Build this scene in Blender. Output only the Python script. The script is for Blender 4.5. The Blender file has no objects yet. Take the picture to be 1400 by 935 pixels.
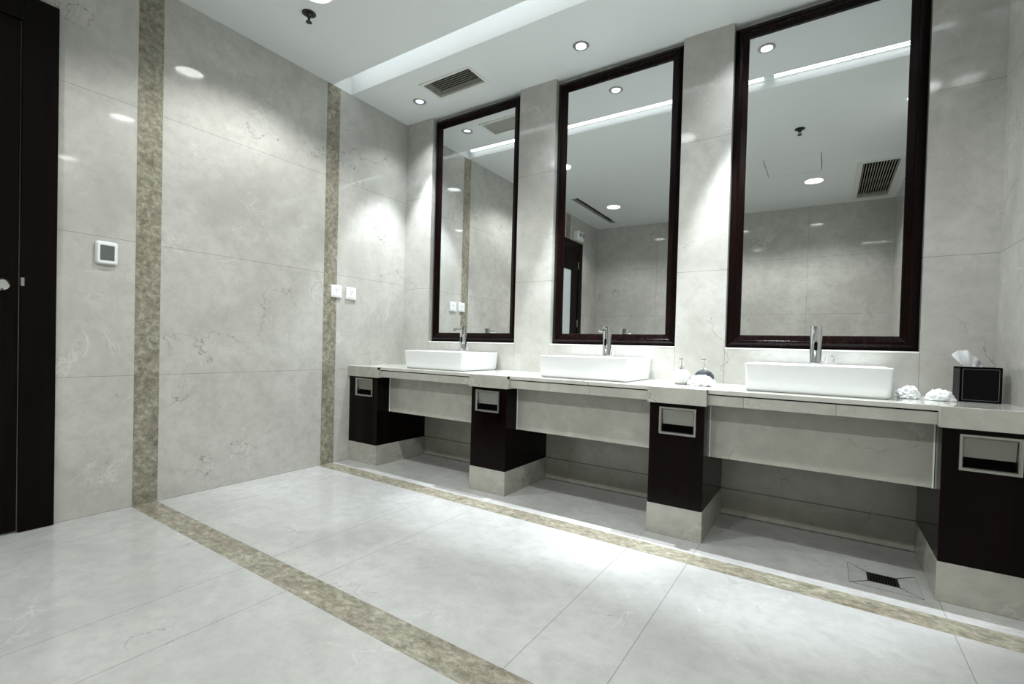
import bpy, bmesh, math, random
from mathutils import Vector, Matrix, noise

scene = bpy.context.scene
COL = scene.collection
PI = math.pi

# ------------------------------------------------------------------ camera
F_PX, YAW, PITCH, ROLL = 646.577, 0.585101, -0.014591, 0.026149
CAM = Vector((2.90875, -2.80534, 0.86387))
d = Vector((-math.sin(YAW) * math.cos(PITCH), math.cos(YAW) * math.cos(PITCH), math.sin(PITCH)))
r = Vector((math.cos(YAW), math.sin(YAW), 0.0))
u = r.cross(d)
r2 = r * math.cos(ROLL) + u * math.sin(ROLL)
u2 = u * math.cos(ROLL) - r * math.sin(ROLL)
cd = bpy.data.cameras.new('camera')
cd.sensor_width = 36.0
cd.lens = F_PX / 1400.0 * 36.0
cd.shift_y = 15.0 / 1400.0
cd.clip_start = 0.02
cam = bpy.data.objects.new('camera', cd)
COL.objects.link(cam)
m = Matrix((r2, u2, -d)).transposed().to_4x4()
m.translation = CAM
cam.matrix_world = m
scene.camera = cam

# ------------------------------------------------------------------ world, exposure
w = bpy.data.worlds.new('world')
scene.world = w
w.use_nodes = True
w.node_tree.nodes['Background'].inputs[0].default_value = (0.9, 0.95, 1.0, 1)
w.node_tree.nodes['Background'].inputs[1].default_value = 0.02
vs = scene.view_settings
scene.display_settings.display_device = 'sRGB'
vs.view_transform = 'Standard'
vs.look = 'None'
vs.gamma = 1.0
vs.use_curve_mapping = False
vs.exposure = 0.12
scene.cycles.max_bounces = 10
scene.cycles.diffuse_bounces = 6
scene.cycles.glossy_bounces = 6
scene.cycles.sample_clamp_indirect = 6.0
scene.cycles.use_denoising = True

# light levels (watts / emission strengths)
SPOT_W = 24.0           # wide soft part of each small spotlight
BEAM_W = 140.0           # its tighter beam
PANEL_W = 59.0
TUBE_E = 4.2
DISC_E = 12.0

# ------------------------------------------------------------------ geometry constants
RX, RY, WY = 3.50, -3.85, -0.05        # right wall, back wall, mirror wall face
CT = 0.692                              # counter top


def cz(x):                              # the ceiling falls slightly to the right
    return 2.648 - 0.012 * x


# ------------------------------------------------------------------ mesh helpers
class MB:
    def __init__(self):
        self.bm = bmesh.new()
        self.mi = 0

    def box(self, x0, x1, y0, y1, z0, z1, bev=0.0, seg=2):
        b = bmesh.new()
        bmesh.ops.create_cube(b, size=1.0)
        for v in b.verts:
            v.co = Vector((x0 + (v.co.x + .5) * (x1 - x0), y0 + (v.co.y + .5) * (y1 - y0), z0 + (v.co.z + .5) * (z1 - z0)))
        if bev > 0:
            bmesh.ops.bevel(b, geom=b.edges[:], offset=bev, segments=seg, profile=0.5, affect='EDGES')
        self.add(b)
        return self

    def add(self, b, mat=None):
        if mat is not None:
            bmesh.ops.transform(b, matrix=mat, verts=b.verts)
        for f in b.faces:
            f.material_index = self.mi
        me = bpy.data.meshes.new('tmp')
        b.to_mesh(me)
        b.free()
        self.bm.from_mesh(me)
        bpy.data.meshes.remove(me)

    def loft(self, loops, close0=True, close1=True, ring=True):
        b = bmesh.new()
        L = [[b.verts.new(p) for p in lp] for lp in loops]
        n = len(L[0])
        for a, c in zip(L[:-1], L[1:]):
            for i in range(n if ring else n - 1):
                j = (i + 1) % n
                b.faces.new((a[i], a[j], c[j], c[i]))
        if close0:
            b.faces.new(L[0][::-1])
        if close1:
            b.faces.new(L[-1])
        bmesh.ops.recalc_face_normals(b, faces=b.faces[:])
        self.add(b)
        return self

    def lathe(self, prof, cx=0, cy=0, cz_=0, n=32, mat=None, close=True):
        loops = [[(cx + rr * math.cos(2 * PI * k / n), cy + rr * math.sin(2 * PI * k / n), cz_ + zz) for k in range(n)] for rr, zz in prof]
        if mat is not None:
            loops = [[mat @ Vector(p) for p in lp] for lp in loops]
        return self.loft(loops, close, close)

    def tube(self, p0, p1, rad, n=16, r1=None):
        p0, p1 = Vector(p0), Vector(p1)
        ax = (p1 - p0).normalized()
        q = ax.to_track_quat('Z', 'Y').to_matrix()
        r1 = rad if r1 is None else r1
        lp = lambda c, rr: [tuple(c + q @ Vector((rr * math.cos(2 * PI * k / n), rr * math.sin(2 * PI * k / n), 0))) for k in range(n)]
        return self.loft([lp(p0, rad), lp(p1, r1)])

    def build(self, name, mats, parent=None, smooth=False, angle=35):
        me = bpy.data.meshes.new(name)
        self.bm.to_mesh(me)
        self.bm.free()
        o = bpy.data.objects.new(name, me)
        for mm in (mats if isinstance(mats, (list, tuple)) else [mats]):
            me.materials.append(mm)
        COL.objects.link(o)
        if parent is not None:
            o.parent = parent
        if smooth:
            for p in me.polygons:
                p.use_smooth = True
            me.set_sharp_from_angle(angle=math.radians(angle))
        return o


def box(x0, x1, y0, y1, z0, z1, bev=0.0):
    return MB().box(x0, x1, y0, y1, z0, z1, bev)


def rrect(x0, x1, y0, y1, z, rad, n=6):
    pts = []
    for cx, cy, a0 in ((x1 - rad, y1 - rad, 0), (x0 + rad, y1 - rad, PI / 2), (x0 + rad, y0 + rad, PI), (x1 - rad, y0 + rad, 1.5 * PI)):
        for k in range(n + 1):
            a = a0 + PI / 2 * k / n
            pts.append((cx + rad * math.cos(a), cy + rad * math.sin(a), z))
    return pts


def thing(name, label, cat, loc=(0, 0, 0), group=None):
    o = bpy.data.objects.new(name, None)
    COL.objects.link(o)
    o.location = loc
    o.empty_display_size = 0.05
    return tag(o, label, cat, group)


def tag(o, label, cat, group=None):
    o['label'] = label
    o['category'] = cat
    if group:
        o['group'] = group
    return o


def struct(o, label=None):
    o['kind'] = 'structure'
    if label:
        o['label'] = label
    return o


def dup(root, loc, label):
    a = root.copy()
    COL.objects.link(a)
    a.location = loc
    a['label'] = label
    for ch in list(root.children):
        c = ch.copy()
        COL.objects.link(c)
        c.parent = a
        for g in list(ch.children):
            e = g.copy()
            COL.objects.link(e)
            e.parent = c
    return a


# ------------------------------------------------------------------ materials
def new_mat(name):
    mt = bpy.data.materials.new(name)
    mt.use_nodes = True
    nt = mt.node_tree
    return mt, nt, nt.nodes['Principled BSDF']


def N(nt, typ, **kw):
    n = nt.nodes.new(typ)
    for k, v in kw.items():
        if k.startswith('i_'):
            key = k[2:]
            key = int(key) if key.isdigit() else key.replace('_', ' ')
            n.inputs[key].default_value = v
        else:
            setattr(n, k, v)
    return n


def plain(name, col, rough=0.5, metal=0.0, spec=0.5, bump=0.0, bscale=200, coat=0.0, var=0.04):
    mt, nt, b = new_mat(name)
    tc = N(nt, 'ShaderNodeTexCoord')
    no = N(nt, 'ShaderNodeTexNoise', i_Scale=bscale, i_Detail=3.0)
    nt.links.new(tc.outputs['Object'], no.inputs['Vector'])
    mx = N(nt, 'ShaderNodeMix', data_type='RGBA')
    mx.inputs[6].default_value = tuple(c * (1 - var) for c in col) + (1,)
    mx.inputs[7].default_value = tuple(min(1, c * (1 + var)) for c in col) + (1,)
    nt.links.new(no.outputs['Fac'], mx.inputs[0])
    nt.links.new(mx.outputs[2], b.inputs['Base Color'])
    b.inputs['Roughness'].default_value = rough
    b.inputs['Metallic'].default_value = metal
    b.inputs['Specular IOR Level'].default_value = spec
    if coat:
        b.inputs['Coat Weight'].default_value = coat
        b.inputs['Coat Roughness'].default_value = 0.05
    if bump > 0:
        bp = N(nt, 'ShaderNodeBump', i_Strength=bump, i_Distance=0.002)
        nt.links.new(no.outputs['Fac'], bp.inputs['Height'])
        nt.links.new(bp.outputs['Normal'], b.inputs['Normal'])
    return mt


def math_n(nt, op, a, b=None, clamp=False):
    n = nt.nodes.new('ShaderNodeMath')
    n.operation = op
    n.use_clamp = clamp
    for i, v in enumerate((a, b)):
        if v is None:
            continue
        if isinstance(v, (int, float)):
            n.inputs[i].default_value = v
        else:
            nt.links.new(v, n.inputs[i])
    return n.outputs[0]


def stone(name, base, cloud, vein, rough=0.12, joints=(), jw=0.0011, speck=0.5, off=(0, 0, 0), vein_amt=0.55, spec=0.5, jdark=0.35):
    """Polished cream marble. joints = (axis, position, axis2, low, high): thin lines in object space."""
    mt, nt, b = new_mat(name)
    tc = N(nt, 'ShaderNodeTexCoord')
    mp = N(nt, 'ShaderNodeMapping')
    mp.inputs['Location'].default_value = off
    nt.links.new(tc.outputs['Object'], mp.inputs['Vector'])
    P = mp.outputs['Vector']

    def noise_(scale, detail=4.0, rough_=0.55, dist=0.0, vec=P):
        n = N(nt, 'ShaderNodeTexNoise', i_Scale=scale, i_Detail=detail, i_Roughness=rough_, i_Distortion=dist)
        nt.links.new(vec, n.inputs['Vector'])
        return n.outputs['Fac']

    def ramp(fac, lo, hi):
        n = N(nt, 'ShaderNodeMapRange', interpolation_type='SMOOTHSTEP')
        n.inputs['From Min'].default_value = lo
        n.inputs['From Max'].default_value = hi
        nt.links.new(fac, n.inputs['Value'])
        return n.outputs['Result']

    def mix(fac, a, c):
        n = N(nt, 'ShaderNodeMix', data_type='RGBA')
        nt.links.new(fac, n.inputs[0])
        for i, v in ((6, a), (7, c)):
            if isinstance(v, tuple):
                n.inputs[i].default_value = v + (1,)
            else:
                nt.links.new(v, n.inputs[i])
        return n.outputs[2]

    c0 = mix(ramp(noise_(2.2, 5.0, 0.6, 0.6), 0.32, 0.70), base, cloud)
    fine = ramp(noise_(15.0, 8.0, 0.74, 0.15), 0.36, 0.74)
    c1 = mix(math_n(nt, 'MULTIPLY', fine, 0.55), c0, tuple(x * 0.82 for x in cloud))
    # hairline veins: contour lines of a warped noise, broken up by a mask
    v1 = noise_(1.5, 6.0, 0.55, 0.12)
    dv = math_n(nt, 'ABSOLUTE', math_n(nt, 'SUBTRACT', v1, 0.5))
    line = math_n(nt, 'SUBTRACT', 1.0, ramp(dv, 0.0, 0.0036))
    mask = ramp(noise_(2.9, 2.0, 0.5, 0.0), 0.52, 0.64)
    dark = math_n(nt, 'MULTIPLY', math_n(nt, 'MULTIPLY', line, mask), vein_amt)
    c2 = mix(dark, c1, vein)
    v2 = noise_(2.0, 6.0, 0.62, 1.0)
    dv2 = math_n(nt, 'ABSOLUTE', math_n(nt, 'SUBTRACT', v2, 0.47))
    line2 = math_n(nt, 'SUBTRACT', 1.0, ramp(dv2, 0.0, 0.010))
    mask2 = ramp(noise_(3.1, 2.0, 0.5, 0.4), 0.50, 0.66)
    c3 = mix(math_n(nt, 'MULTIPLY', math_n(nt, 'MULTIPLY', line2, mask2), 0.45), c2, tuple(min(1, x * 1.28) for x in base))
    # small dark specks
    vo = N(nt, 'ShaderNodeTexVoronoi', i_Scale=7.0)
    nt.links.new(P, vo.inputs['Vector'])
    sp = math_n(nt, 'SUBTRACT', 1.0, ramp(vo.outputs['Distance'], 0.02, 0.075))
    c4 = mix(math_n(nt, 'MULTIPLY', math_n(nt, 'MULTIPLY', sp, ramp(noise_(9.0), 0.52, 0.6)), speck), c3, vein)
    out = c4
    sep = None
    jm = None
    if joints:
        sep = N(nt, 'ShaderNodeSeparateXYZ')
        nt.links.new(tc.outputs['Object'], sep.inputs[0])
    for j in joints:
        ax, pos = j[0], j[1]
        dd = math_n(nt, 'ABSOLUTE', math_n(nt, 'SUBTRACT', sep.outputs[ax], pos))
        l = math_n(nt, 'LESS_THAN', dd, jw)
        if len(j) > 2:
            l = math_n(nt, 'MULTIPLY', l, math_n(nt, 'GREATER_THAN', sep.outputs[j[2]], j[3]))
            l = math_n(nt, 'MULTIPLY', l, math_n(nt, 'LESS_THAN', sep.outputs[j[2]], j[4]))
        jm = l if jm is None else math_n(nt, 'MAXIMUM', jm, l)
    if jm is not None:
        out = mix(math_n(nt, 'MULTIPLY', jm, 1 - jdark), out, (0.10, 0.105, 0.10))
    nt.links.new(out, b.inputs['Base Color'])
    b.inputs['Roughness'].default_value = rough
    b.inputs['Specular IOR Level'].default_value = spec
    return mt


def band_stone(name, stretch=(1, 1, 1), rough=0.18):
    mt, nt, b = new_mat(name)
    tc = N(nt, 'ShaderNodeTexCoord')
    mp = N(nt, 'ShaderNodeMapping')
    mp.inputs['Scale'].default_value = stretch
    nt.links.new(tc.outputs['Object'], mp.inputs['Vector'])
    n1 = N(nt, 'ShaderNodeTexNoise', i_Scale=34.0, i_Detail=8.0, i_Roughness=0.72, i_Distortion=0.25)
    n2 = N(nt, 'ShaderNodeTexVoronoi', i_Scale=38.0, feature='DISTANCE_TO_EDGE')
    n3 = N(nt, 'ShaderNodeTexNoise', i_Scale=5.0, i_Detail=4.0, i_Distortion=1.5)
    wv = N(nt, 'ShaderNodeMix', data_type='RGBA')
    wv.inputs[0].default_value = 0.08
    nt.links.new(mp.outputs[0], n1.inputs['Vector'])
    nt.links.new(mp.outputs[0], n3.inputs['Vector'])
    nt.links.new(mp.outputs[0], wv.inputs[6])
    nt.links.new(n1.outputs['Color'], wv.inputs[7])
    nt.links.new(wv.outputs[2], n2.inputs['Vector'])
    cr = N(nt, 'ShaderNodeValToRGB')
    e = cr.color_ramp.elements
    e[0].position = 0.30
    e[0].color = (0.115, 0.104, 0.078, 1)
    e[1].position = 0.72
    e[1].color = (0.47, 0.45, 0.38, 1)
    q = e.new(0.50)
    q.color = (0.25, 0.238, 0.19, 1)
    nt.links.new(n1.outputs['Fac'], cr.inputs[0])
    mr = N(nt, 'ShaderNodeMapRange')
    mr.inputs['From Max'].default_value = 0.06
    mr.inputs['To Min'].default_value = 0.28
    mr.inputs['To Max'].default_value = 0.0
    nt.links.new(n2.outputs['Distance'], mr.inputs['Value'])
    mx = N(nt, 'ShaderNodeMix', data_type='RGBA')
    nt.links.new(mr.outputs[0], mx.inputs[0])
    nt.links.new(cr.outputs[0], mx.inputs[6])
    mx.inputs[7].default_value = (0.45, 0.435, 0.37, 1)
    m2 = N(nt, 'ShaderNodeMix', data_type='RGBA', blend_type='MULTIPLY')
    m2.inputs[0].default_value = 0.6
    cr2 = N(nt, 'ShaderNodeValToRGB')
    cr2.color_ramp.elements[0].position = 0.3
    cr2.color_ramp.elements[0].color = (0.62, 0.56, 0.50, 1)
    cr2.color_ramp.elements[1].position = 0.65
    cr2.color_ramp.elements[1].color = (1.15, 1.15, 1.1, 1)
    nt.links.new(n3.outputs['Fac'], cr2.inputs[0])
    nt.links.new(mx.outputs[2], m2.inputs[6])
    nt.links.new(cr2.outputs[0], m2.inputs[7])
    nt.links.new(m2.outputs[2], b.inputs['Base Color'])
    b.inputs['Roughness'].default_value = rough
    return mt


def emit(name, col, strength):
    mt, nt, b = new_mat(name)
    b.inputs['Base Color'].default_value = col + (1,)
    b.inputs['Emission Color'].default_value = col + (1,)
    b.inputs['Emission Strength'].default_value = strength
    return mt


def wood(name, c0, c1, rough=0.22, coat=0.4, axis=2):
    mt, nt, b = new_mat(name)
    tc = N(nt, 'ShaderNodeTexCoord')
    mp = N(nt, 'ShaderNodeMapping')
    s = [42, 42, 42]
    s[axis] = 1.6
    mp.inputs['Scale'].default_value = s
    nt.links.new(tc.outputs['Object'], mp.inputs['Vector'])
    n1 = N(nt, 'ShaderNodeTexNoise', i_Scale=1.0, i_Detail=5.0, i_Distortion=0.4)
    nt.links.new(mp.outputs[0], n1.inputs['Vector'])
    cr = N(nt, 'ShaderNodeValToRGB')
    cr.color_ramp.elements[0].position = 0.35
    cr.color_ramp.elements[0].color = c0 + (1,)
    cr.color_ramp.elements[1].position = 0.7
    cr.color_ramp.elements[1].color = c1 + (1,)
    nt.links.new(n1.outputs['Fac'], cr.inputs[0])
    nt.links.new(cr.outputs[0], b.inputs['Base Color'])
    b.inputs['Roughness'].default_value = rough
    b.inputs['Coat Weight'].default_value = coat
    b.inputs['Coat Roughness'].default_value = 0.06
    b.inputs['Specular IOR Level'].default_value = 0.11
    return mt


CREAM = (0.535, 0.53, 0.50)
CREAM2 = (0.43, 0.425, 0.395)
VEIN = (0.13, 0.125, 0.105)
JZ = (0.666, 1.338, 2.010)
M_leftwall = stone('marble_left_wall', CREAM, CREAM2, VEIN, rough=0.045,
                   joints=[(2, z) for z in JZ] + [(2, 0.001)], off=(3, 1, 2))
M_frontwall = stone('marble_mirror_wall', CREAM, CREAM2, VEIN, rough=0.085,
                    joints=[(2, 1.305), (2, 2.03), (0, 0.283, 2, 0.69, 0.885), (0, 1.098, 2, 0.69, 0.885), (0, 1.379, 2, 0.69, 0.885),
                            (0, 2.193, 2, 0.69, 0.885), (0, 2.455, 2, 0.69, 0.885), (0, 3.258, 2, 0.69, 0.885)], off=(0, 5, 1.6))
M_backwall = stone('marble_back_wall', CREAM, CREAM2, VEIN, rough=0.045,
                   joints=[(2, z) for z in JZ] + [(0, x) for x in (0.9, 1.8, 2.7)], off=(7, 0, 4))
M_rightwall = stone('marble_right_wall', CREAM, CREAM2, VEIN, rough=0.05,
                    joints=[(2, 1.305), (2, 2.03), (1, -1.2), (1, -2.3)], off=(2, 8, 0))
FLOORC, FLOORC2 = (0.475, 0.48, 0.47), (0.395, 0.40, 0.39)
M_floor = stone('marble_floor', FLOORC, FLOORC2, (0.17, 0.17, 0.15), rough=0.10,
                joints=[(0, x) for x in (0.305, 1.10, 1.385, 2.215, 2.466, 3.27)], off=(1, 2, 9), vein_amt=0.45)
M_counter = stone('marble_counter', (0.56, 0.565, 0.525), (0.48, 0.485, 0.445), VEIN, rough=0.10, off=(5, 5, 5), vein_amt=0.8)
M_fascia = stone('marble_fascia', (0.46, 0.455, 0.41), (0.37, 0.365, 0.325), VEIN, rough=0.16,
                 joints=[(0, x) for x in (0.86, 1.66, 1.90, 2.62, 2.95)], off=(4, 0, 7), vein_amt=0.8)
M_apron = stone('marble_apron', (0.46, 0.455, 0.41), (0.37, 0.365, 0.325), VEIN, rough=0.14, off=(9, 3, 3), vein_amt=0.7)
M_edge_highlight = plain('polished_edge_highlight', (0.88, 0.89, 0.87), 0.2)  # near-white colour paints the highlight that polished stone edges catch
M_plinth = stone('marble_plinth', (0.46, 0.455, 0.41), (0.37, 0.365, 0.325), VEIN, rough=0.12, off=(6, 1, 8), vein_amt=0.6)
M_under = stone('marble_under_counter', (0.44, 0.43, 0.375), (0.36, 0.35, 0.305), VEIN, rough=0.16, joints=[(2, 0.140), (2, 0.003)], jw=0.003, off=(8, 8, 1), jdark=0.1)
M_bandW = band_stone('brown_stone_wall', (1, 1, 1))
M_bandF = band_stone('brown_stone_floor', (0.8, 1.3, 1))
M_ceil = plain('white_ceiling_paint', (0.72, 0.75, 0.745), 0.6, bscale=6, var=0.01)
M_wood = wood('dark_lacquered_wood', (0.0022, 0.0009, 0.0008), (0.0055, 0.0020, 0.0018), rough=0.13, coat=0.0)
M_frame = wood('dark_frame_wood', (0.0026, 0.0011, 0.0010), (0.0085, 0.0028, 0.0024), rough=0.22, coat=0.0)
M_door = wood('dark_door_wood', (0.0020, 0.0013, 0.0010), (0.004, 0.0020, 0.0016), rough=0.45, coat=0.0)
M_mirror = plain('mirror_silver', (0.86, 0.875, 0.87), 0.0, metal=1.0, var=0.0)
M_ceramic = plain('white_ceramic', (0.80, 0.82, 0.83), 0.07, coat=0.5, var=0.0)
M_chrome = plain('chrome', (0.80, 0.81, 0.82), 0.06, metal=1.0, var=0.02)
M_steel = plain('brushed_steel', (0.50, 0.50, 0.47), 0.32, metal=1.0, bscale=120)
M_flap = plain('grey_steel_flap', (0.27, 0.275, 0.245), 0.42, metal=0.6, bscale=150)
M_black = plain('black_hole', (0.0015, 0.0015, 0.0015), 0.8, spec=0.05)
M_dark = plain('dark_metal', (0.030, 0.033, 0.032), 0.35, metal=0.6)
M_plastic = plain('white_plastic', (0.80, 0.82, 0.82), 0.3)
M_plasticg = plain('pale_grey_plastic', (0.62, 0.65, 0.65), 0.3)
M_screen = plain('grey_screen', (0.115, 0.125, 0.12), 0.25)
M_tissue = plain('tissue_paper', (0.78, 0.80, 0.82), 0.9, bscale=60, bump=0.3)
M_leather = plain('black_leather', (0.004, 0.004, 0.005), 0.36, spec=0.08, bump=0.2, bscale=500)
M_stitch = plain('grey_piping', (0.16, 0.16, 0.155), 0.5)
M_soapw = plain('white_textured_ceramic', (0.62, 0.62, 0.60), 0.25, bump=0.6, bscale=260)
M_vent = plain('vent_beige_grey', (0.55, 0.54, 0.49), 0.45)
M_ventw = plain('vent_frame_white', (0.68, 0.69, 0.65), 0.45)
M_tube = emit('tube_glow', (0.96, 0.98, 1.0), TUBE_E)
M_disc = emit('diffuser_glow', (0.97, 1.0, 0.98), DISC_E)
M_bulb = emit('bulb_glow', (0.90, 0.94, 1.0), 3.0)
M_reflector = plain('lamp_reflector', (0.86, 0.88, 0.95), 0.12, metal=1.0)
M_frost = plain('frosted_glass', (0.52, 0.58, 0.60), 0.25)


def soap_black():
    mt, nt, b = new_mat('black_quilted_ceramic')
    tc = N(nt, 'ShaderNodeTexCoord')
    vo = N(nt, 'ShaderNodeTexVoronoi', i_Scale=150.0)
    nt.links.new(tc.outputs['Object'], vo.inputs['Vector'])
    bp = N(nt, 'ShaderNodeBump', i_Strength=1.0, i_Distance=0.003)
    bp.invert = True
    nt.links.new(vo.outputs['Distance'], bp.inputs['Height'])
    nt.links.new(bp.outputs['Normal'], b.inputs['Normal'])
    b.inputs['Base Color'].default_value = (0.022, 0.024, 0.034, 1)
    b.inputs['Roughness'].default_value = 0.12
    return mt


M_soapb = soap_black()

# ------------------------------------------------------------------ room shell
struct(box(-0.1, RX + 0.1, RY - 0.1, 0.1, -0.1, 0.0).build('floor', M_floor), 'pale polished marble floor with thin joints')

# mirror wall: piers between recesses, low panels under the mirrors
REC = ((0.283, 1.098), (1.379, 2.193), (2.455, 3.258))
MBZ = 0.885
wl = MB()
wl.box(-0.1, RX + 0.1, 0.0, 0.1, 0, 2.66)
xs = [0.0] + [v for rc in REC for v in rc] + [RX]
for a, c in zip(xs[0::2], xs[1::2]):
    wl.box(a, c, WY, 0.0, MBZ, 2.652)
wl.box(0.0, RX, WY, 0.0, CT - 0.02, MBZ)
wl.box(0.0, RX, WY - 0.001, 0.0, 0, CT - 0.02)
struct(wl.build('wall_front', M_frontwall), 'polished marble wall with three mirror recesses above the counter')
struct(box(-0.1, 0.0, RY - 0.1, 0.0, 0, 2.6478).build('wall_left', M_leftwall), 'pale marble wall with two brown stone bands')
struct(box(RX, RX + 0.1, RY - 0.1, 0.0, 0, 2.66).build('wall_right', M_rightwall))
struct(box(-0.1, RX + 0.1, RY - 0.1, RY, 0, 2.66).build('wall_back', M_backwall))
# lower wall under the counter
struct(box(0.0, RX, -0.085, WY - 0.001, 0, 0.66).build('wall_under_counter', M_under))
# brown stone bands
struct(box(0.0, RX, -0.812, -0.704, -0.01, 0.0006).build('trim_1', M_bandF), 'brown stone floor band nearest the counter')
struct(box(0.0, RX, -1.872, -1.762, -0.01, 0.0006).build('trim_2', M_bandF), 'brown stone floor band farther from the counter')
struct(box(-0.01, 0.0012, -0.797, -0.693, 0, 2.6477).build('trim_3', M_bandW), 'brown stone wall band beside the sockets')
struct(box(-0.01, 0.0012, -1.868, -1.760, 0, 2.6477).build('trim_4', M_bandW), 'brown stone wall band beside the thermostat')
struct(box(-0.01, 0.0012, -2.93, -2.82, 2.315, 2.6477).build('trim_5', M_bandW), 'brown stone wall band above the door')

# ceiling with slot, lamp holes, vents (cut with booleans, result baked to a mesh)
SPOTS = ((0.365, -0.283), (1.665, -0.283), (2.575, -0.283))
DISCS = ((0.70, -1.36), (1.89, -1.36), (3.40, -1.34), (0.64, -2.85), (1.86, -2.85), (2.76, -2.88))
VENT = (0.523, 0.968, -0.457, -0.230)
GRL = (3.10, 3.46, -3.76, -2.52)
SLOTD = (0.30, 0.41, -3.58, -2.31)
HATCH = (2.38, 2.83, -2.58, -2.08)
ceil = box(-0.1, RX + 0.1, RY - 0.1, 0.1, 2.65, 2.95).build('ceiling', M_ceil)
cut = MB()
cut.box(0.0, RX, -0.758, -0.600, 2.5, 2.82)
for x, y in SPOTS:
    cut.lathe([(0.036, -0.1), (0.036, 0.12)], x, y, 2.65, 32)
for x, y in DISCS:
    cut.lathe([(0.081, -0.1), (0.081, 0.05)], x, y, 2.65, 40)
cut.box(VENT[0] + .02, VENT[1] - .02, VENT[2] + .02, VENT[3] - .02, 2.5, 2.72)
cut.box(GRL[0] + .025, GRL[1] - .025, GRL[2] + .025, GRL[3] - .025, 2.5, 2.72)
cut.box(SLOTD[0] + .01, SLOTD[1] - .01, SLOTD[2] + .01, SLOTD[3] - .01, 2.5, 2.70)
cut.box(HATCH[0], HATCH[1], HATCH[2], HATCH[3], 2.5, 2.68)
co = cut.build('cutter', M_ceil)
md = ceil.modifiers.new('cut', 'BOOLEAN')
md.operation = 'DIFFERENCE'
md.object = co
md.solver = 'EXACT'
bpy.context.view_layer.update()
me = bpy.data.meshes.new_from_object(ceil.evaluated_get(bpy.context.evaluated_depsgraph_get()))
ceil.modifiers.clear()
ceil.data = me
bpy.data.objects.remove(co, do_unlink=True)
for v in me.vertices:
    v.co.z += cz(v.co.x) - 2.65
struct(ceil, 'white plaster ceiling with a lit recessed slot')

# ------------------------------------------------------------------ lighting fixtures
SLB = ('recessed spotlight in the ceiling strip nearest the left wall, beside the slatted vent',
       'recessed spotlight in the ceiling strip above the middle mirror',
       'recessed spotlight reflected high in the right-hand mirror')
spot0 = thing('ceiling_spotlight', SLB[0], 'spotlight', (SPOTS[0][0], SPOTS[0][1], cz(SPOTS[0][0])), 'spotlights over the counter')
MB().lathe([(0.036, 0.06), (0.034, 0.002), (0.036, -0.003), (0.046, -0.003), (0.048, 0.0), (0.037, 0.001), (0.037, 0.06)], n=40, close=False).build('trim_ring', M_steel, spot0, True, 50)
MB().lathe([(0.0355, 0.004), (0.0365, -0.004), (0.0325, -0.004), (0.028, 0.035), (0.012, 0.055), (0.0125, 0.058), (0.034, 0.058)], n=40, close=False).build('reflector', M_reflector, spot0, True, 50)
MB().lathe([(0.0, 0.009), (0.016, 0.010), (0.026, 0.014), (0.024, 0.030), (0.012, 0.052), (0.0, 0.053)], n=24, close=False).build('bulb', M_bulb, spot0, True, 60)


def lamp_spot(x, y):
    ld = bpy.data.lights.new('spot_lamp', 'SPOT')
    ld.energy = SPOT_W
    ld.color = (0.90, 0.96, 1.0)
    ld.spot_size = math.radians(112)
    ld.spot_blend = 0.9
    ld.shadow_soft_size = 0.015
    o = bpy.data.objects.new('spot_lamp', ld)
    COL.objects.link(o)
    o.location = (x, y, cz(x) - 0.006)
    ld2 = bpy.data.lights.new('spot_beam', 'SPOT')
    ld2.energy = BEAM_W * (1.0 if x < 1 else 2.1)
    ld2.color = (0.90, 0.96, 1.0)
    ld2.spot_size = math.radians(62 if x < 1 else 46)
    ld2.spot_blend = 0.5
    ld2.shadow_soft_size = 0.015
    o2 = bpy.data.objects.new('spot_beam', ld2)
    COL.objects.link(o2)
    o2.location = (x, y, cz(x) - 0.006)


for k, (x, y) in enumerate(SPOTS):
    if k:
        dup(spot0, (x, y, cz(x)), SLB[k])
    lamp_spot(x, y)

tl = box(0.0, RX, -0.758, -0.722, 2.700, 2.704).build('trim_6', M_ceil)  # added lip below the tubes, shades the slot side and thins the bright line
for v in tl.data.vertices:
    v.co.z += cz(v.co.x) - 2.648
struct(tl, 'white ledge added inside the lit ceiling slot to shade its side')

DLB = ('round ceiling downlight nearest the left wall in the row behind the lit slot',
       'round ceiling downlight midway along the row behind the lit slot',
       'round ceiling downlight closest to the right wall in the row behind the slot',
       'round ceiling downlight beside the long dark slot diffuser, seen in the middle mirror',
       'round ceiling downlight midway along the row nearest the back wall',
       'round ceiling downlight between access hatch and big grille, seen in the right mirror')
disc0 = thing('ceiling_downlight', DLB[0], 'downlight', (DISCS[0][0], DISCS[0][1], cz(DISCS[0][0])), 'round downlights of the main ceiling')
MB().lathe([(0.079, 0.03), (0.079, 0.0), (0.081, -0.005), (0.092, -0.005), (0.095, 0.0), (0.0805, 0.001), (0.0805, 0.03)], n=48, close=False).build('trim_ring', M_plastic, disc0, True, 50)
MB().lathe([(0.0, 0.012), (0.078, 0.012), (0.078, 0.018), (0.0, 0.018)], n=48, close=False).build('diffuser', M_disc, disc0)
for k, (x, y) in enumerate(DISCS):
    if k:
        dup(disc0, (x, y, cz(x)), DLB[k])
    ld = bpy.data.lights.new('disc_lamp', 'SPOT')
    ld.energy = PANEL_W * (0.45 if x > 3 else (0.55 if x < 1 else 0.85) if y < -2 else 1.0)
    ld.color = (0.985, 1.0, 0.975)
    ld.spot_size = math.radians(134)
    ld.spot_blend = 0.45
    ld.shadow_soft_size = 0.03
    o = bpy.data.objects.new('disc_lamp', ld)
    COL.objects.link(o)
    o.location = (x, y, cz(x) - 0.006)
    o.visible_glossy = False

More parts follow.
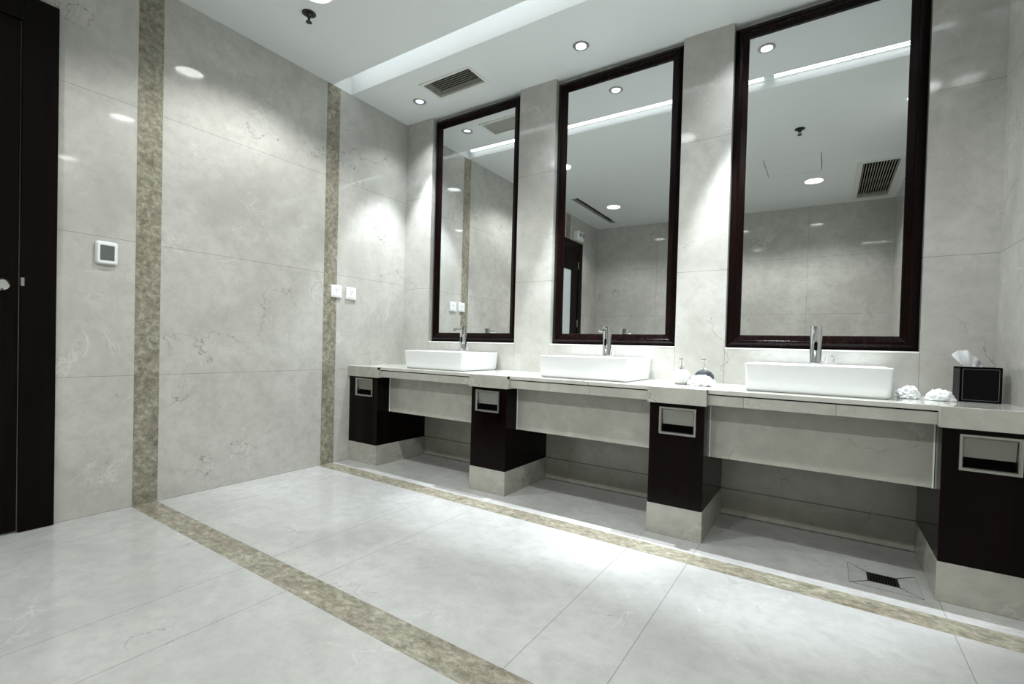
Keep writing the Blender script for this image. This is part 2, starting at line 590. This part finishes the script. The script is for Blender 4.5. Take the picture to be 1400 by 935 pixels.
for x0, x1, lb in ((0.03, 2.535, 'long thin light tube hidden in the ceiling slot, left run'),
                   (2.555, 3.47, 'shorter light tube hidden in the ceiling slot, right run')):
    t = MB()
    t.tube((x0 + .02, -0.736, cz(x0) + 0.062), (x1 - .02, -0.736, cz(x1) + 0.062), 0.013, 16)
    o = t.build('tube_light', M_tube, None, True, 50)
    tag(o, lb, 'light', 'light tubes in the ceiling slot')
    for xa, xb in ((x0, x0 + .02), (x1 - .02, x1)):
        MB().tube((xa, -0.736, cz(xa) + 0.062), (xb, -0.736, cz(xb) + 0.062), 0.0135, 16).build('end_cap', M_plastic, o, True, 50)
    b_ = MB()
    b_.box(x0 + .005, x1 - .005, -0.7575, -0.7505, cz(x0) + .057, cz(x0) + .078)
    for v in b_.bm.verts:
        v.co.z -= .012 * (v.co.x - x0)
    b_.build('holder', M_plastic, o)


def vent(x0, x1, y0, y1, name, label, along, n, fr, mf, ms, deep=0.05, tilt=35, blade=0.016):
    cx, cy = (x0 + x1) / 2, (y0 + y1) / 2
    t = thing(name, label, 'vent', (cx, cy, cz(cx)))
    hx, hy = (x1 - x0) / 2, (y1 - y0) / 2
    f = MB()
    lo = lambda a, b, z: [(-a, -b, z), (a, -b, z), (a, b, z), (-a, b, z)]
    f.loft([lo(hx, hy, 0.0005), lo(hx - .002, hy - .002, -.005), lo(hx - fr, hy - fr, -.003), lo(hx - fr, hy - fr, 0.03), lo(hx - fr - .001 + .003, hy - fr + .002, 0.03), lo(hx - fr + .003, hy - fr + .003, 0.0006)], False, False)
    f.build('frame', mf, t)
    box(-hx + fr, hx - fr, -hy + fr, hy - fr, deep - .004, deep).build('backing', M_black, t)
    L = (hx if along == 0 else hy) - fr - .001
    W = (hy if along == 0 else hx) - fr
    for i in range(n):
        c = -W + (i + .5) * 2 * W / n
        b = bmesh.new()
        bmesh.ops.create_cube(b, size=1.0)
        for v in b.verts:
            v.co = Vector((v.co.x * 2 * L, v.co.y * blade, v.co.z * 0.0014))
        R = Matrix.Rotation(math.radians(tilt), 4, 'X')
        T = Matrix.Translation((0, c, 0.008))
        mt = T @ R
        if along == 1:
            mt = Matrix.Translation((c, 0, 0.008)) @ Matrix.Rotation(PI / 2, 4, 'Z') @ R
        s = MB()
        s.add(b, mt)
        s.build('slat', ms, t)
    return t


vent(*VENT, 'ceiling_vent', 'slatted rectangular air vent in the ceiling strip in front of the mirrors', 0, 9, .024, M_ventw, M_vent, tilt=58, blade=.012)
g = vent(*GRL, 'ceiling_grille', 'large long return air grille beside the right wall, seen in the right mirror', 1, 13, .045, M_ventw, M_vent, tilt=72, blade=.012)
vent(*SLOTD, 'slot_diffuser', 'long narrow dark slot diffuser near the left wall, seen in the middle mirror', 1, 3, .012, M_ventw, M_dark, deep=.045, tilt=30, blade=.014)
hp = box(HATCH[0] + .006, HATCH[1] - .006, HATCH[2] + .006, HATCH[3] - .006, 2.618, 2.634).build('access_panel', M_ceil)
for v in hp.data.vertices:
    v.co.z = cz(v.co.x) + (0.0005 if v.co.z < 2.625 else 0.02)
tag(hp, 'square white access panel in the ceiling, seen in the right mirror', 'access panel')


def sprinkler(x, y, label, first=[]):
    if first:
        return dup(first[0], (x, y, cz(x)), label)
    t = thing('sprinkler_head', label, 'sprinkler', (x, y, cz(x)), 'ceiling fire sprinklers')
    MB().lathe([(0.036, 0.001), (0.036, -0.003), (0.030, -0.006), (0.030, -0.004), (0.014, -0.003), (0.014, 0.001)], n=32, close=False).build('escutcheon', M_dark, t, True, 40)
    b = MB()
    b.lathe([(0.0, 0.0), (0.022, 0.0), (0.021, -.010), (0.012, -.015), (0.008, -.022), (0.0, -.023)], n=24, close=False)
    for s in (-1, 1):
        b.tube((s * .008, 0, -.018), (s * .009, 0, -.036), 0.0025, 8)
        b.tube((s * .009, 0, -.036), (0, 0, -.047), 0.0025, 8)
    b.tube((0, 0, -.02), (0, 0, -.047), 0.003, 8)
    b.build('body', M_dark, t, True, 40)
    MB().lathe([(0.0, -.045), (0.016, -.047), (0.0165, -.049), (0.0, -.051)], n=24, close=False).build('deflector', M_dark, t, True, 40)
    first.append(t)
    return t


sprinkler(0.516, -1.277, 'dark fire sprinkler head on the ceiling near the left wall')
sprinkler(2.69, -1.52, 'dark fire sprinkler head seen only in the right-hand mirror')

# ------------------------------------------------------------------ mirrors
MIR = ((0.283, 1.098, 2.622, 'tall dark-framed mirror nearest the left wall'),
       (1.379, 2.193, 2.610, 'tall dark-framed mirror between the other two'),
       (2.455, 3.258, 2.598, 'tall dark-framed mirror closest to the right wall'))
for x0, x1, zt, lb in MIR:
    t = thing('wall_mirror', lb, 'mirror', ((x0 + x1) / 2, 0, MBZ), 'tall mirrors above the counter')
    h = (x1 - x0) / 2 - .001
    H = zt - MBZ

    def ring(ins, y, top=0.0):
        return [(-h + ins, y, .002 + ins), (h - ins, y, .002 + ins), (h - ins, y, H - ins), (-h + ins, y, H - ins)]
    f = MB()
    f.loft([ring(0, 0), ring(0, -.010), ring(.001, -.012), ring(.026, -.031), ring(.030, -.032), ring(.038, -.030), ring(.040, -.024), ring(.064, -.014), ring(.068, -.008), ring(.068, 0)], False, False)
    f.build('frame', M_frame, t)
    box(-h + .06, h - .06, -0.006, 0.0, .06, H - .06).build('glass', M_mirror, t)

for k, (x0, x1) in enumerate(REC):  # ledge strips coloured white to paint the bevel highlight
    struct(box(x0 + .001, x1 - .001, WY - .001, -.032, MBZ - .006, MBZ + .0006, .002).build('trim_%d' % (7 + k), M_edge_highlight), 'thin stone ledge under a mirror, its edge highlight painted white')

# ------------------------------------------------------------------ counter
PIER = ((0.0, 0.303), (1.142, 1.396), (2.221, 2.467), (3.262, RX))
c = thing('countertop', 'long pale marble countertop under the three mirrors', 'countertop', (0, 0, CT))
m_ = MB()
m_.box(0.001, RX - .001, -0.552, WY - .001, -0.020, 0, .0015, 1)
for a, b in PIER:
    m_.box(max(a - .008, .0015), min(b + .008, RX - .0015), -0.576, -0.545, -0.020, 0.0002, .0015, 1)
m_.build('slab', M_counter, c)
for a, b in PIER:
    box(max(a - .010, .001), min(b + .008, RX - .001), -0.579, -0.50, -.075, -.0008, .001).build('fascia_block', M_fascia, c)
for (a, b), (a2, b2) in zip(PIER[:-1], PIER[1:]):
    box(b + .008, a2 - .010, -0.548, -0.50, -.070, -.025, .001).build('fascia_strip', M_fascia, c)
    box(b + .008, a2 - .010, -0.540, -0.51, -.026, -.019).build('shadow_gap', M_black, c)

ALB = ('marble apron panel hanging under the sink nearest the left wall',
       'marble apron panel hanging under the middle sink',
       'marble apron panel hanging under the sink nearest the right wall')
for k, ((a, b), (a2, b2)) in enumerate(zip(PIER[:-1], PIER[1:])):
    o = box(b + .006, a2 - .006, -0.455, -0.435, .372, CT - .021, .001).build('apron_panel', M_apron)
    tag(o, ALB[k], 'panel', 'aprons under the counter')
    box(b + .0012, b + .006, -0.457, -0.435, .372, CT - .072).build('polished_edge_highlight', M_edge_highlight, o)  # white strip paints the light caught on the apron's chamfer
    box(a2 - .006, a2 - .0012, -0.457, -0.435, .372, CT - .072).build('polished_edge_highlight', M_edge_highlight, o)

PLB = ('dark wood waste cabinet against the left wall at the counter end',
       'dark wood waste cabinet between the left and middle sinks',
       'dark wood waste cabinet between the middle and right sinks',
       'dark wood waste cabinet against the right wall at the counter end')
BINX = ((0.072, 0.252), (1.173, 1.345), (2.265, 2.432), (3.307, 3.466))
for k, (a, b) in enumerate(PIER):
    t = thing('waste_cabinet', PLB[k], 'cabinet', ((a + b) / 2, -0.32, 0), 'waste cabinets carrying the counter')
    ox, oy = (a + b) / 2, -0.32
    A = .001 if a == 0 else a
    B = RX - .001 if b == RX else b
    yf, yb, z0, z1 = -0.565, -0.086, .140, CT - .0755
    x0, x1 = BINX[k]
    bz0, bz1 = 0.472, 0.600
    if k == 0:
        bz0, bz1 = 0.478, 0.606
    # body with an opening for the bin
    m_ = MB()
    ix0, ix1, iz0, iz1 = x0 + .006, x1 - .006, bz0 + .006, bz1 - .006
    m_.box(A - ox, B - ox, yf + .03 - oy, yb - oy, z0, z1)
    m_.box(A - ox, ix0 - ox, yf - oy, yf + .03 - oy, z0, z1)
    m_.box(ix1 - ox, B - ox, yf - oy, yf + .03 - oy, z0, z1)
    m_.box(ix0 - ox, ix1 - ox, yf - oy, yf + .03 - oy, z0, iz0)
    m_.box(ix0 - ox, ix1 - ox, yf - oy, yf + .03 - oy, iz1, z1)
    m_.build('body', M_wood, t)
    box(A - ox - (0 if k == 0 else .002), B - ox + (0 if k == 3 else .002), yf - .004 - oy, yb - oy, 0.0005, .1395, .001).build('plinth', M_plinth, t)
    f = MB()

    def rg(ins, y):
        return [(x0 + ins - ox, y - oy, bz0 + ins), (x1 - ins - ox, y - oy, bz0 + ins), (x1 - ins - ox, y - oy, bz1 - ins), (x0 + ins - ox, y - oy, bz1 - ins)]
    f.loft([rg(0, yf), rg(.001, yf - .005), rg(.009, yf - .005), rg(.012, yf - .001), rg(.012, yf + .027), rg(.0135, yf + .027)], False, False)
    fr = f.build('bin_frame', M_steel, t)
    box(x0 + .010 - ox, x1 - .010 - ox, yf + .024 - oy, yf + .029 - oy, bz0 + .008, bz1 - .008).build('bin_opening', M_black, fr)
    # flap tilting inward at its foot
    fl = MB()
    fz0, fz1 = bz0 + .046, bz1 - .013
    pts = lambda xx: [(xx, yf + .004, fz1), (xx, yf + .016, fz0), (xx, yf + .018, fz0), (xx, yf + .006, fz1)]
    fl.loft([[(p[0] - ox, p[1] - oy, p[2]) for p in pts(x0 + .0135)], [(p[0] - ox, p[1] - oy, p[2]) for p in pts(x1 - .0135)]])
    fl.build('flap', M_flap, t)

# ------------------------------------------------------------------ basins
BAS = (0.712, 1.803, 2.870)
BLB = ('white rectangular vessel sink nearest the left wall', 'white rectangular vessel sink left of the soap dispensers',
       'white rectangular vessel sink nearest the black tissue box')
hw = 0.263
YF, YB = -0.195, 0.205                 # local, centre at y = -0.265
m_ = MB()
HT = 0.124
loops = [rrect(-hw + .020, hw - .020, YF + .020, YB - .020, 0.0, .030),
         rrect(-hw + .012, hw - .012, YF + .012, YB - .012, 0.001, .024),
         rrect(-hw + .0075, hw - .0075, YF + .0075, YB - .0075, 0.005, .020),
         rrect(-hw + .0055, hw - .0055, YF + .0055, YB - .0055, 0.012, .018),
         rrect(-hw + .001, hw - .001, YF + .001, YB - .001, HT - .012, .012),
         rrect(-hw, hw, YF, YB, HT - .008, .012),
         rrect(-hw, hw, YF, YB, HT - .002, .012),
         rrect(-hw + .002, hw - .002, YF + .002, YB - .002, HT, .012),
         rrect(-hw + .010, hw - .010, YF + .010, YB - .125, HT, .012),
         rrect(-hw + .012, hw - .012, YF + .012, YB - .127, HT - .003, .014),
         rrect(-hw + .022, hw - .022, YF + .022, YB - .135, 0.045, .030),
         rrect(-hw + .050, hw - .050, YF + .050, YB - .160, 0.028, .040)]
m_.loft(loops)
bas0 = m_.build('vessel_sink', M_ceramic, None, True, 40)
bas0.location = (BAS[0], -0.265, CT)
tag(bas0, BLB[0], 'sink', 'vessel sinks on the counter')
dr = MB()
dr.lathe([(0.0, .034), (.020, .034), (.024, .030), (.024, .0285)], 0, -0.08, 0, 24, close=False)
dr.build('drain', M_chrome, bas0, True)
for k in (1, 2):
    dup(bas0, (BAS[k], -0.265, CT), BLB[k])

FLB = ('chrome sensor faucet on the sink nearest the left wall', 'chrome sensor faucet on the middle sink',
       'chrome sensor faucet on the sink nearest the black tissue box')
fa = thing('sensor_faucet', FLB[0], 'faucet', (BAS[0] + .012, -0.150, CT + HT), 'sensor faucets on the sinks')
fa.rotation_euler = (0, 0, 0)
m_ = MB()
m_.lathe([(0.0, 0.0), (.030, 0.0), (.030, .004), (.026, .006), (.0245, .008), (.0245, .176), (.0235, .179), (0.0, .180)], n=40, close=False)
m_.build('body', M_chrome, fa, True, 40)
m_ = MB()
m_.tube((0, -.012, .158), (0, -.105, .156), .0085, 20, .0080)
m_.tube((0, -.098, .158), (0, -.101, .143), .0110, 20)
m_.build('spout', M_chrome, fa, True, 40)
m_ = MB()
m_.box(-.0068, .0068, -.0255, -.020, .066, .104, .001)
m_.build('sensor_window', M_black, fa)
m_ = MB()
m_.tube((.018, 0, .012), (.040, -.004, .016), .003, 12)
m_.tube((.039, -.004, .010), (.042, -.005, .030), .0035, 12)
m_.build('side_lever', M_chrome, fa, True)
for k in (1, 2):
    dup(fa, (BAS[k] + (.022 if k == 1 else .0), -0.150, CT + HT), FLB[k])

# ------------------------------------------------------------------ soap dispensers
def soap(x, y, body_mat, label, R):
    t = thing('soap_dispenser', label, 'soap dispenser', (x, y, CT))
    pr = [(0.0, 0.0), (.026, 0.0), (.030, .002)]
    for k in range(1, 15):
        a = -0.88 + k * (0.88 + 1.22) / 14
        pr.append((R * math.cos(a), .0365 + .041 * math.sin(a)))
    pr += [(.013, .0775), (0.0, .0775)]
    MB().lathe(pr, n=40, close=False).build('bottle', body_mat, t, True, 50)
    MB().lathe([(0.0, .076), (.0145, .076), (.0145, .084), (.012, .0865), (.0055, .088), (.0055, .098), (0.0, .098)], n=24, close=False).build('collar', M_chrome, t, True, 40)
    p = MB()
    p.tube((0, 0, .095), (0, 0, .126), .0030, 14)
    p.lathe([(0.0, .124), (.0075, .1245), (.0085, .128), (.007, .132), (0.0, .133)], n=20, close=False)
    p.tube((0, 0, .1285), (-.012, -.020, .1265), .0034, 12, .0026)
    p.build('pump', M_chrome, t, True, 40)


soap(2.298, -0.31, M_soapw, 'white round soap dispenser on the counter', .0455)
soap(2.398, -0.262, M_soapb, 'black studded round soap dispenser on the counter', .0480)


# ------------------------------------------------------------------ tissues
def crumple(name, x, y, sx, sy, sz, seed, label, rot=0.0, sharp=1.0, fine=.05):
    b = bmesh.new()
    bmesh.ops.create_icosphere(b, subdivisions=5, radius=1.0)
    o3 = Vector((seed * 7.3, seed * 3.1, seed * 1.7))
    for v in b.verts:
        n = v.co.normalized()
        q = n * 1.5 + o3
        dists, pts = noise.voronoi(q * 1.25)
        rg = 1.0 - min(1.0, (dists[1] - dists[0]) * 2.2)
        f = 1.0 + .26 * sharp * rg + .22 * noise.noise(q * 2.0) + fine * noise.noise(q * 7)
        c = n * f
        z = max(c.z, -.35)
        v.co = Vector((c.x * sx * (1.0 + .18 * noise.noise(q * 1.3 + Vector((4, 4, 4)))), c.y * sy, (z + .35) / 1.55 * sz))
    m = MB()
    m.add(b)
    o = m.build(name, M_tissue, None, True, 28)
    o.location = (x, y, CT + .0012)
    o.rotation_euler = (0, 0, rot)
    tag(o, label, 'tissue', 'crumpled tissues on the counter')
    return o


def sheet(name, pts_fn, nu, nv, thick=.0012):
    b = bmesh.new()
    V = [[b.verts.new(pts_fn(i / nu, j / nv)) for j in range(nv + 1)] for i in range(nu + 1)]
    for i in range(nu):
        for j in range(nv):
            b.faces.new((V[i][j], V[i + 1][j], V[i + 1][j + 1], V[i][j + 1]))
    m = MB()
    m.add(b)
    return m


crumple('crumpled_tissue', 3.196, -0.300, .029, .026, .048, 2, 'small round crumpled white tissue beside the right sink', .3, 1.2)
crumple('crumpled_tissue', 3.291, -0.312, .040, .030, .048, 5, 'wider folded white tissue touching the black tissue box', -.1, .25, .0)
crumple('crumpled_tissue', 2.402, -0.345, .050, .030, .052, 9, 'crumpled white tissue in front of the black soap dispenser', .15, .9, .02)

# ------------------------------------------------------------------ tissue box
tb = thing('tissue_box', 'black leather tissue box with pale piping by the right wall', 'tissue box', (3.412, -0.222, CT))
hx, hy, hz = .0600, .060, .137
m_ = MB()
m_.box(-hx, hx, -hy, -hy + .006, 0, hz, .002)
m_.box(-hx, hx, hy - .006, hy, 0, hz, .002)
m_.box(-hx, -hx + .006, -hy, hy, 0, hz, .002)
m_.box(hx - .006, hx, -hy, hy, 0, hz, .002)
m_.box(-hx, hx, -hy, -.018, hz - .008, hz, .002)
m_.box(-hx, hx, .018, hy, hz - .008, hz, .002)
m_.box(-hx, -.040, -.02, .02, hz - .008, hz)
m_.box(.040, hx, -.02, .02, hz - .008, hz)
m_.build('box_body', M_leather, tb)
p = MB()
ins = .0085
for a, b in (((-hx + ins, hz - ins), (hx - ins, hz - ins)), ((hx - ins, hz - ins), (hx - ins, ins)), ((hx - ins, ins), (-hx + ins, ins)), ((-hx + ins, ins), (-hx + ins, hz - ins))):
    p.tube((a[0], -hy - .0002, a[1]), (b[0], -hy - .0002, b[1]), .0007, 8)
p.build('piping', M_stitch, tb)
TOPC = ((-.074, .183), (-.058, .203), (-.034, .201), (-.004, .176), (.017, .146))


def tissue_pt(q, t):
    k = min(3, int(q * 4))
    f_ = q * 4 - k
    tx = TOPC[k][0] * (1 - f_) + TOPC[k + 1][0] * f_
    tz = TOPC[k][1] * (1 - f_) + TOPC[k + 1][1] * f_
    bx, bz = -.030 + .044 * q, hz - .012
    return (bx + (tx - bx) * t, .013 * math.sin(7.5 * q + 1.2) * (1 - .25 * t) + .010 * t * math.sin(4 * q + 2) + .0035 * math.sin(19 * q - 5 * t),
            bz + (tz - bz) * t + .0015 * math.sin(17 * q + 6 * t))


tis = sheet('tissue', tissue_pt, 32, 16)
tis.build('tissue', M_tissue, tb, True, 180)

# ------------------------------------------------------------------ wall devices
th = thing('thermostat', 'white square wall thermostat with grey screen beside the door', 'thermostat', (0, -1.985, 1.260))
hw_, hh = .0430, .0560


def rr_yz(hy_, hz_, x, rad, n=6):
    return [(x, p[0], p[1]) for p in rrect(-hy_, hy_, -hz_, hz_, 0, rad, n)]


MB().loft([rr_yz(hw_, hh, 0.0, .012), rr_yz(hw_, hh, .008, .012), rr_yz(hw_ - .002, hh - .002, .0095, .011)]).build('base_plate', M_plasticg, th, True, 40)
MB().loft([rr_yz(hw_ - .004, hh - .004, .0095, .010), rr_yz(hw_ - .0045, hh - .0045, .015, .010), rr_yz(hw_ - .008, hh - .008, .018, .009), rr_yz(hw_ - .015, hh - .019, .018, .003),
           rr_yz(hw_ - .016, hh - .020, .0155, .003)]).build('housing', M_plastic, th, True, 30)
MB().loft([rr_yz(hw_ - .0162, hh - .0205, .0150, .002), rr_yz(hw_ - .0162, hh - .0205, .0165, .002)]).build('screen', M_screen, th)

SKB = ('white wall socket overlapping the brown stone band', 'white wall socket right of the brown stone band')
sk = thing('wall_socket', SKB[0], 'socket', (0.001, -0.698, 1.220), 'wall sockets above the counter end')
MB().loft([rr_yz(.043, .043, 0.0, .004), rr_yz(.043, .043, .006, .004), rr_yz(.041, .041, .009, .004)]).build('plate', M_plastic, sk, True, 30)
MB().loft([rr_yz(.030, .030, .0085, .003), rr_yz(.0295, .0295, .0112, .003)]).build('insert', M_plastic, sk)
h = MB()
for yy in (-.009, .009):
    h.box(.0110, .0116, yy - .0022, yy + .0022, .008, .017)
h.box(.0110, .0116, -.0020, .0020, -.008, .000)
h.build('pin_holes', M_black, sk)
dup(sk, (0.0005, -0.574, 1.216), SKB[1])

eb = thing('emergency_light', 'white wall-mounted emergency lamp box above the door', 'emergency light', (0, -3.16, 2.40))
MB().loft([rr_yz(.10, .065, 0.0, .012), rr_yz(.10, .065, .05, .012), rr_yz(.094, .059, .056, .010)]).build('housing', M_plastic, eb, True, 40)
for yy in (-.045, .045):
    t = MB()
    t.tube((.05, yy, .01), (.075, yy, .01), .030, 24)
    ring_ = t.build('lamp_head', M_plasticg, eb, True)
    t = MB()
    t.tube((.0745, yy, .01), (.0765, yy, .01), .022, 24)
    t.build('lens', M_screen, ring_, True)

# ------------------------------------------------------------------ door in the left wall
DY0, DY1, DZ = -3.30, -2.165, 2.312
dj = bpy.data.objects.new('door_1', None)
COL.objects.link(dj)
struct(dj, 'very dark wood door with frosted pane at the left edge')
m_ = MB()
cw = .115
m_.box(0.0, .022, DY1 - cw, DY1, 0.001, DZ, .002)
m_.box(0.0, .022, DY0, DY0 + cw, 0.001, DZ, .002)
m_.box(0.0, .022, DY0 + cw, DY1 - cw, DZ - cw, DZ, .002)
m_.build('door_casing', M_door, dj)
lf = MB()
l0, l1, lt = DY0 + cw + .004, DY1 - cw - .004, DZ - cw - .004
g0, g1, gz0, gz1 = l0 + .20, l1 - .20, .35, lt - .28
lf.box(0.0005, .012, l0, g0, .008, lt)
lf.box(0.0005, .012, g1, l1, .008, lt)
lf.box(0.0005, .012, g0, g1, .008, gz0)
lf.box(0.0005, .012, g0, g1, gz1, lt)
lfo = lf.build('door_leaf', M_door, dj)
box(0.0005, .006, g0, g1, gz0, gz1).build('frosted_pane', M_frost, lfo)
hn = MB()
hn.lathe([(0.0, 0), (.026, 0), (.027, .003), (.024, .008), (.010, .010), (.009, .030), (.016, .034), (.024, .042), (.025, .052), (.018, .060), (0.0, .062)], n=28, close=False,
         mat=Matrix.Translation((.012, -2.342, 1.066)) @ Matrix.Rotation(PI / 2, 4, 'Y'))
hn.build('door_handle', M_chrome, lfo, True, 40)
box(.0225, .0235, DY1 - cw + .001, DY1 - cw + .012, 1.068, 1.103).build('latch_plate', M_steel, dj)
hg = MB()
for zz in (0.35, 1.2, 2.0):
    hg.tube((.018, l0 - .002, zz - .05), (.018, l0 - .002, zz + .05), .007, 12)
hg.build('hinge', M_steel, dj, True)

# ------------------------------------------------------------------ floor drain
fd = thing('floor_drain', 'dark floor drain grate in a mitred stone surround under the right sink', 'floor drain', (3.118, -0.492, 0))
X0, X1, Y0, Y1 = -.108, .110, -.100, .104
gx0, gx1, gy0, gy1 = -.047, .047, -.046, .042
box(X0, X1, Y0, Y1, -.004, .0004).build('joint_bed', M_black, fd)
sr = MB()
gp = .0032
quads = [[(X0, Y0), (X1, Y0), (gx1, gy0), (gx0, gy0)], [(X1, Y0), (X1, Y1), (gx1, gy1), (gx1, gy0)], [(X1, Y1), (X0, Y1), (gx0, gy1), (gx1, gy1)], [(X0, Y1), (X0, Y0), (gx0, gy0), (gx0, gy1)]]
for q in quads:
    cx = sum(p[0] for p in q) / 4
    cy = sum(p[1] for p in q) / 4
    sh = []
    for p in q:
        dx, dy = cx - p[0], cy - p[1]
        l_ = math.hypot(dx, dy)
        sh.append((p[0] + dx / l_ * gp, p[1] + dy / l_ * gp))
    sr.loft([[(p[0], p[1], .0002) for p in sh], [(p[0], p[1], .0014) for p in sh]])
sr.build('stone_surround', M_floor, fd)
gr = MB()
gr.box(gx0, gx1, gy0, gy1, .0004, .0016)
gro = gr.build('grate', M_dark, fd)
gh = MB()
for i in range(9):
    for j in range(3):
        gh.box(gx0 + .008 + i * .0090, gx0 + .013 + i * .0090, gy0 + .010 + j * .025, gy0 + .029 + j * .025, .0015, .0019)
gh.build('holes', M_black, gro)
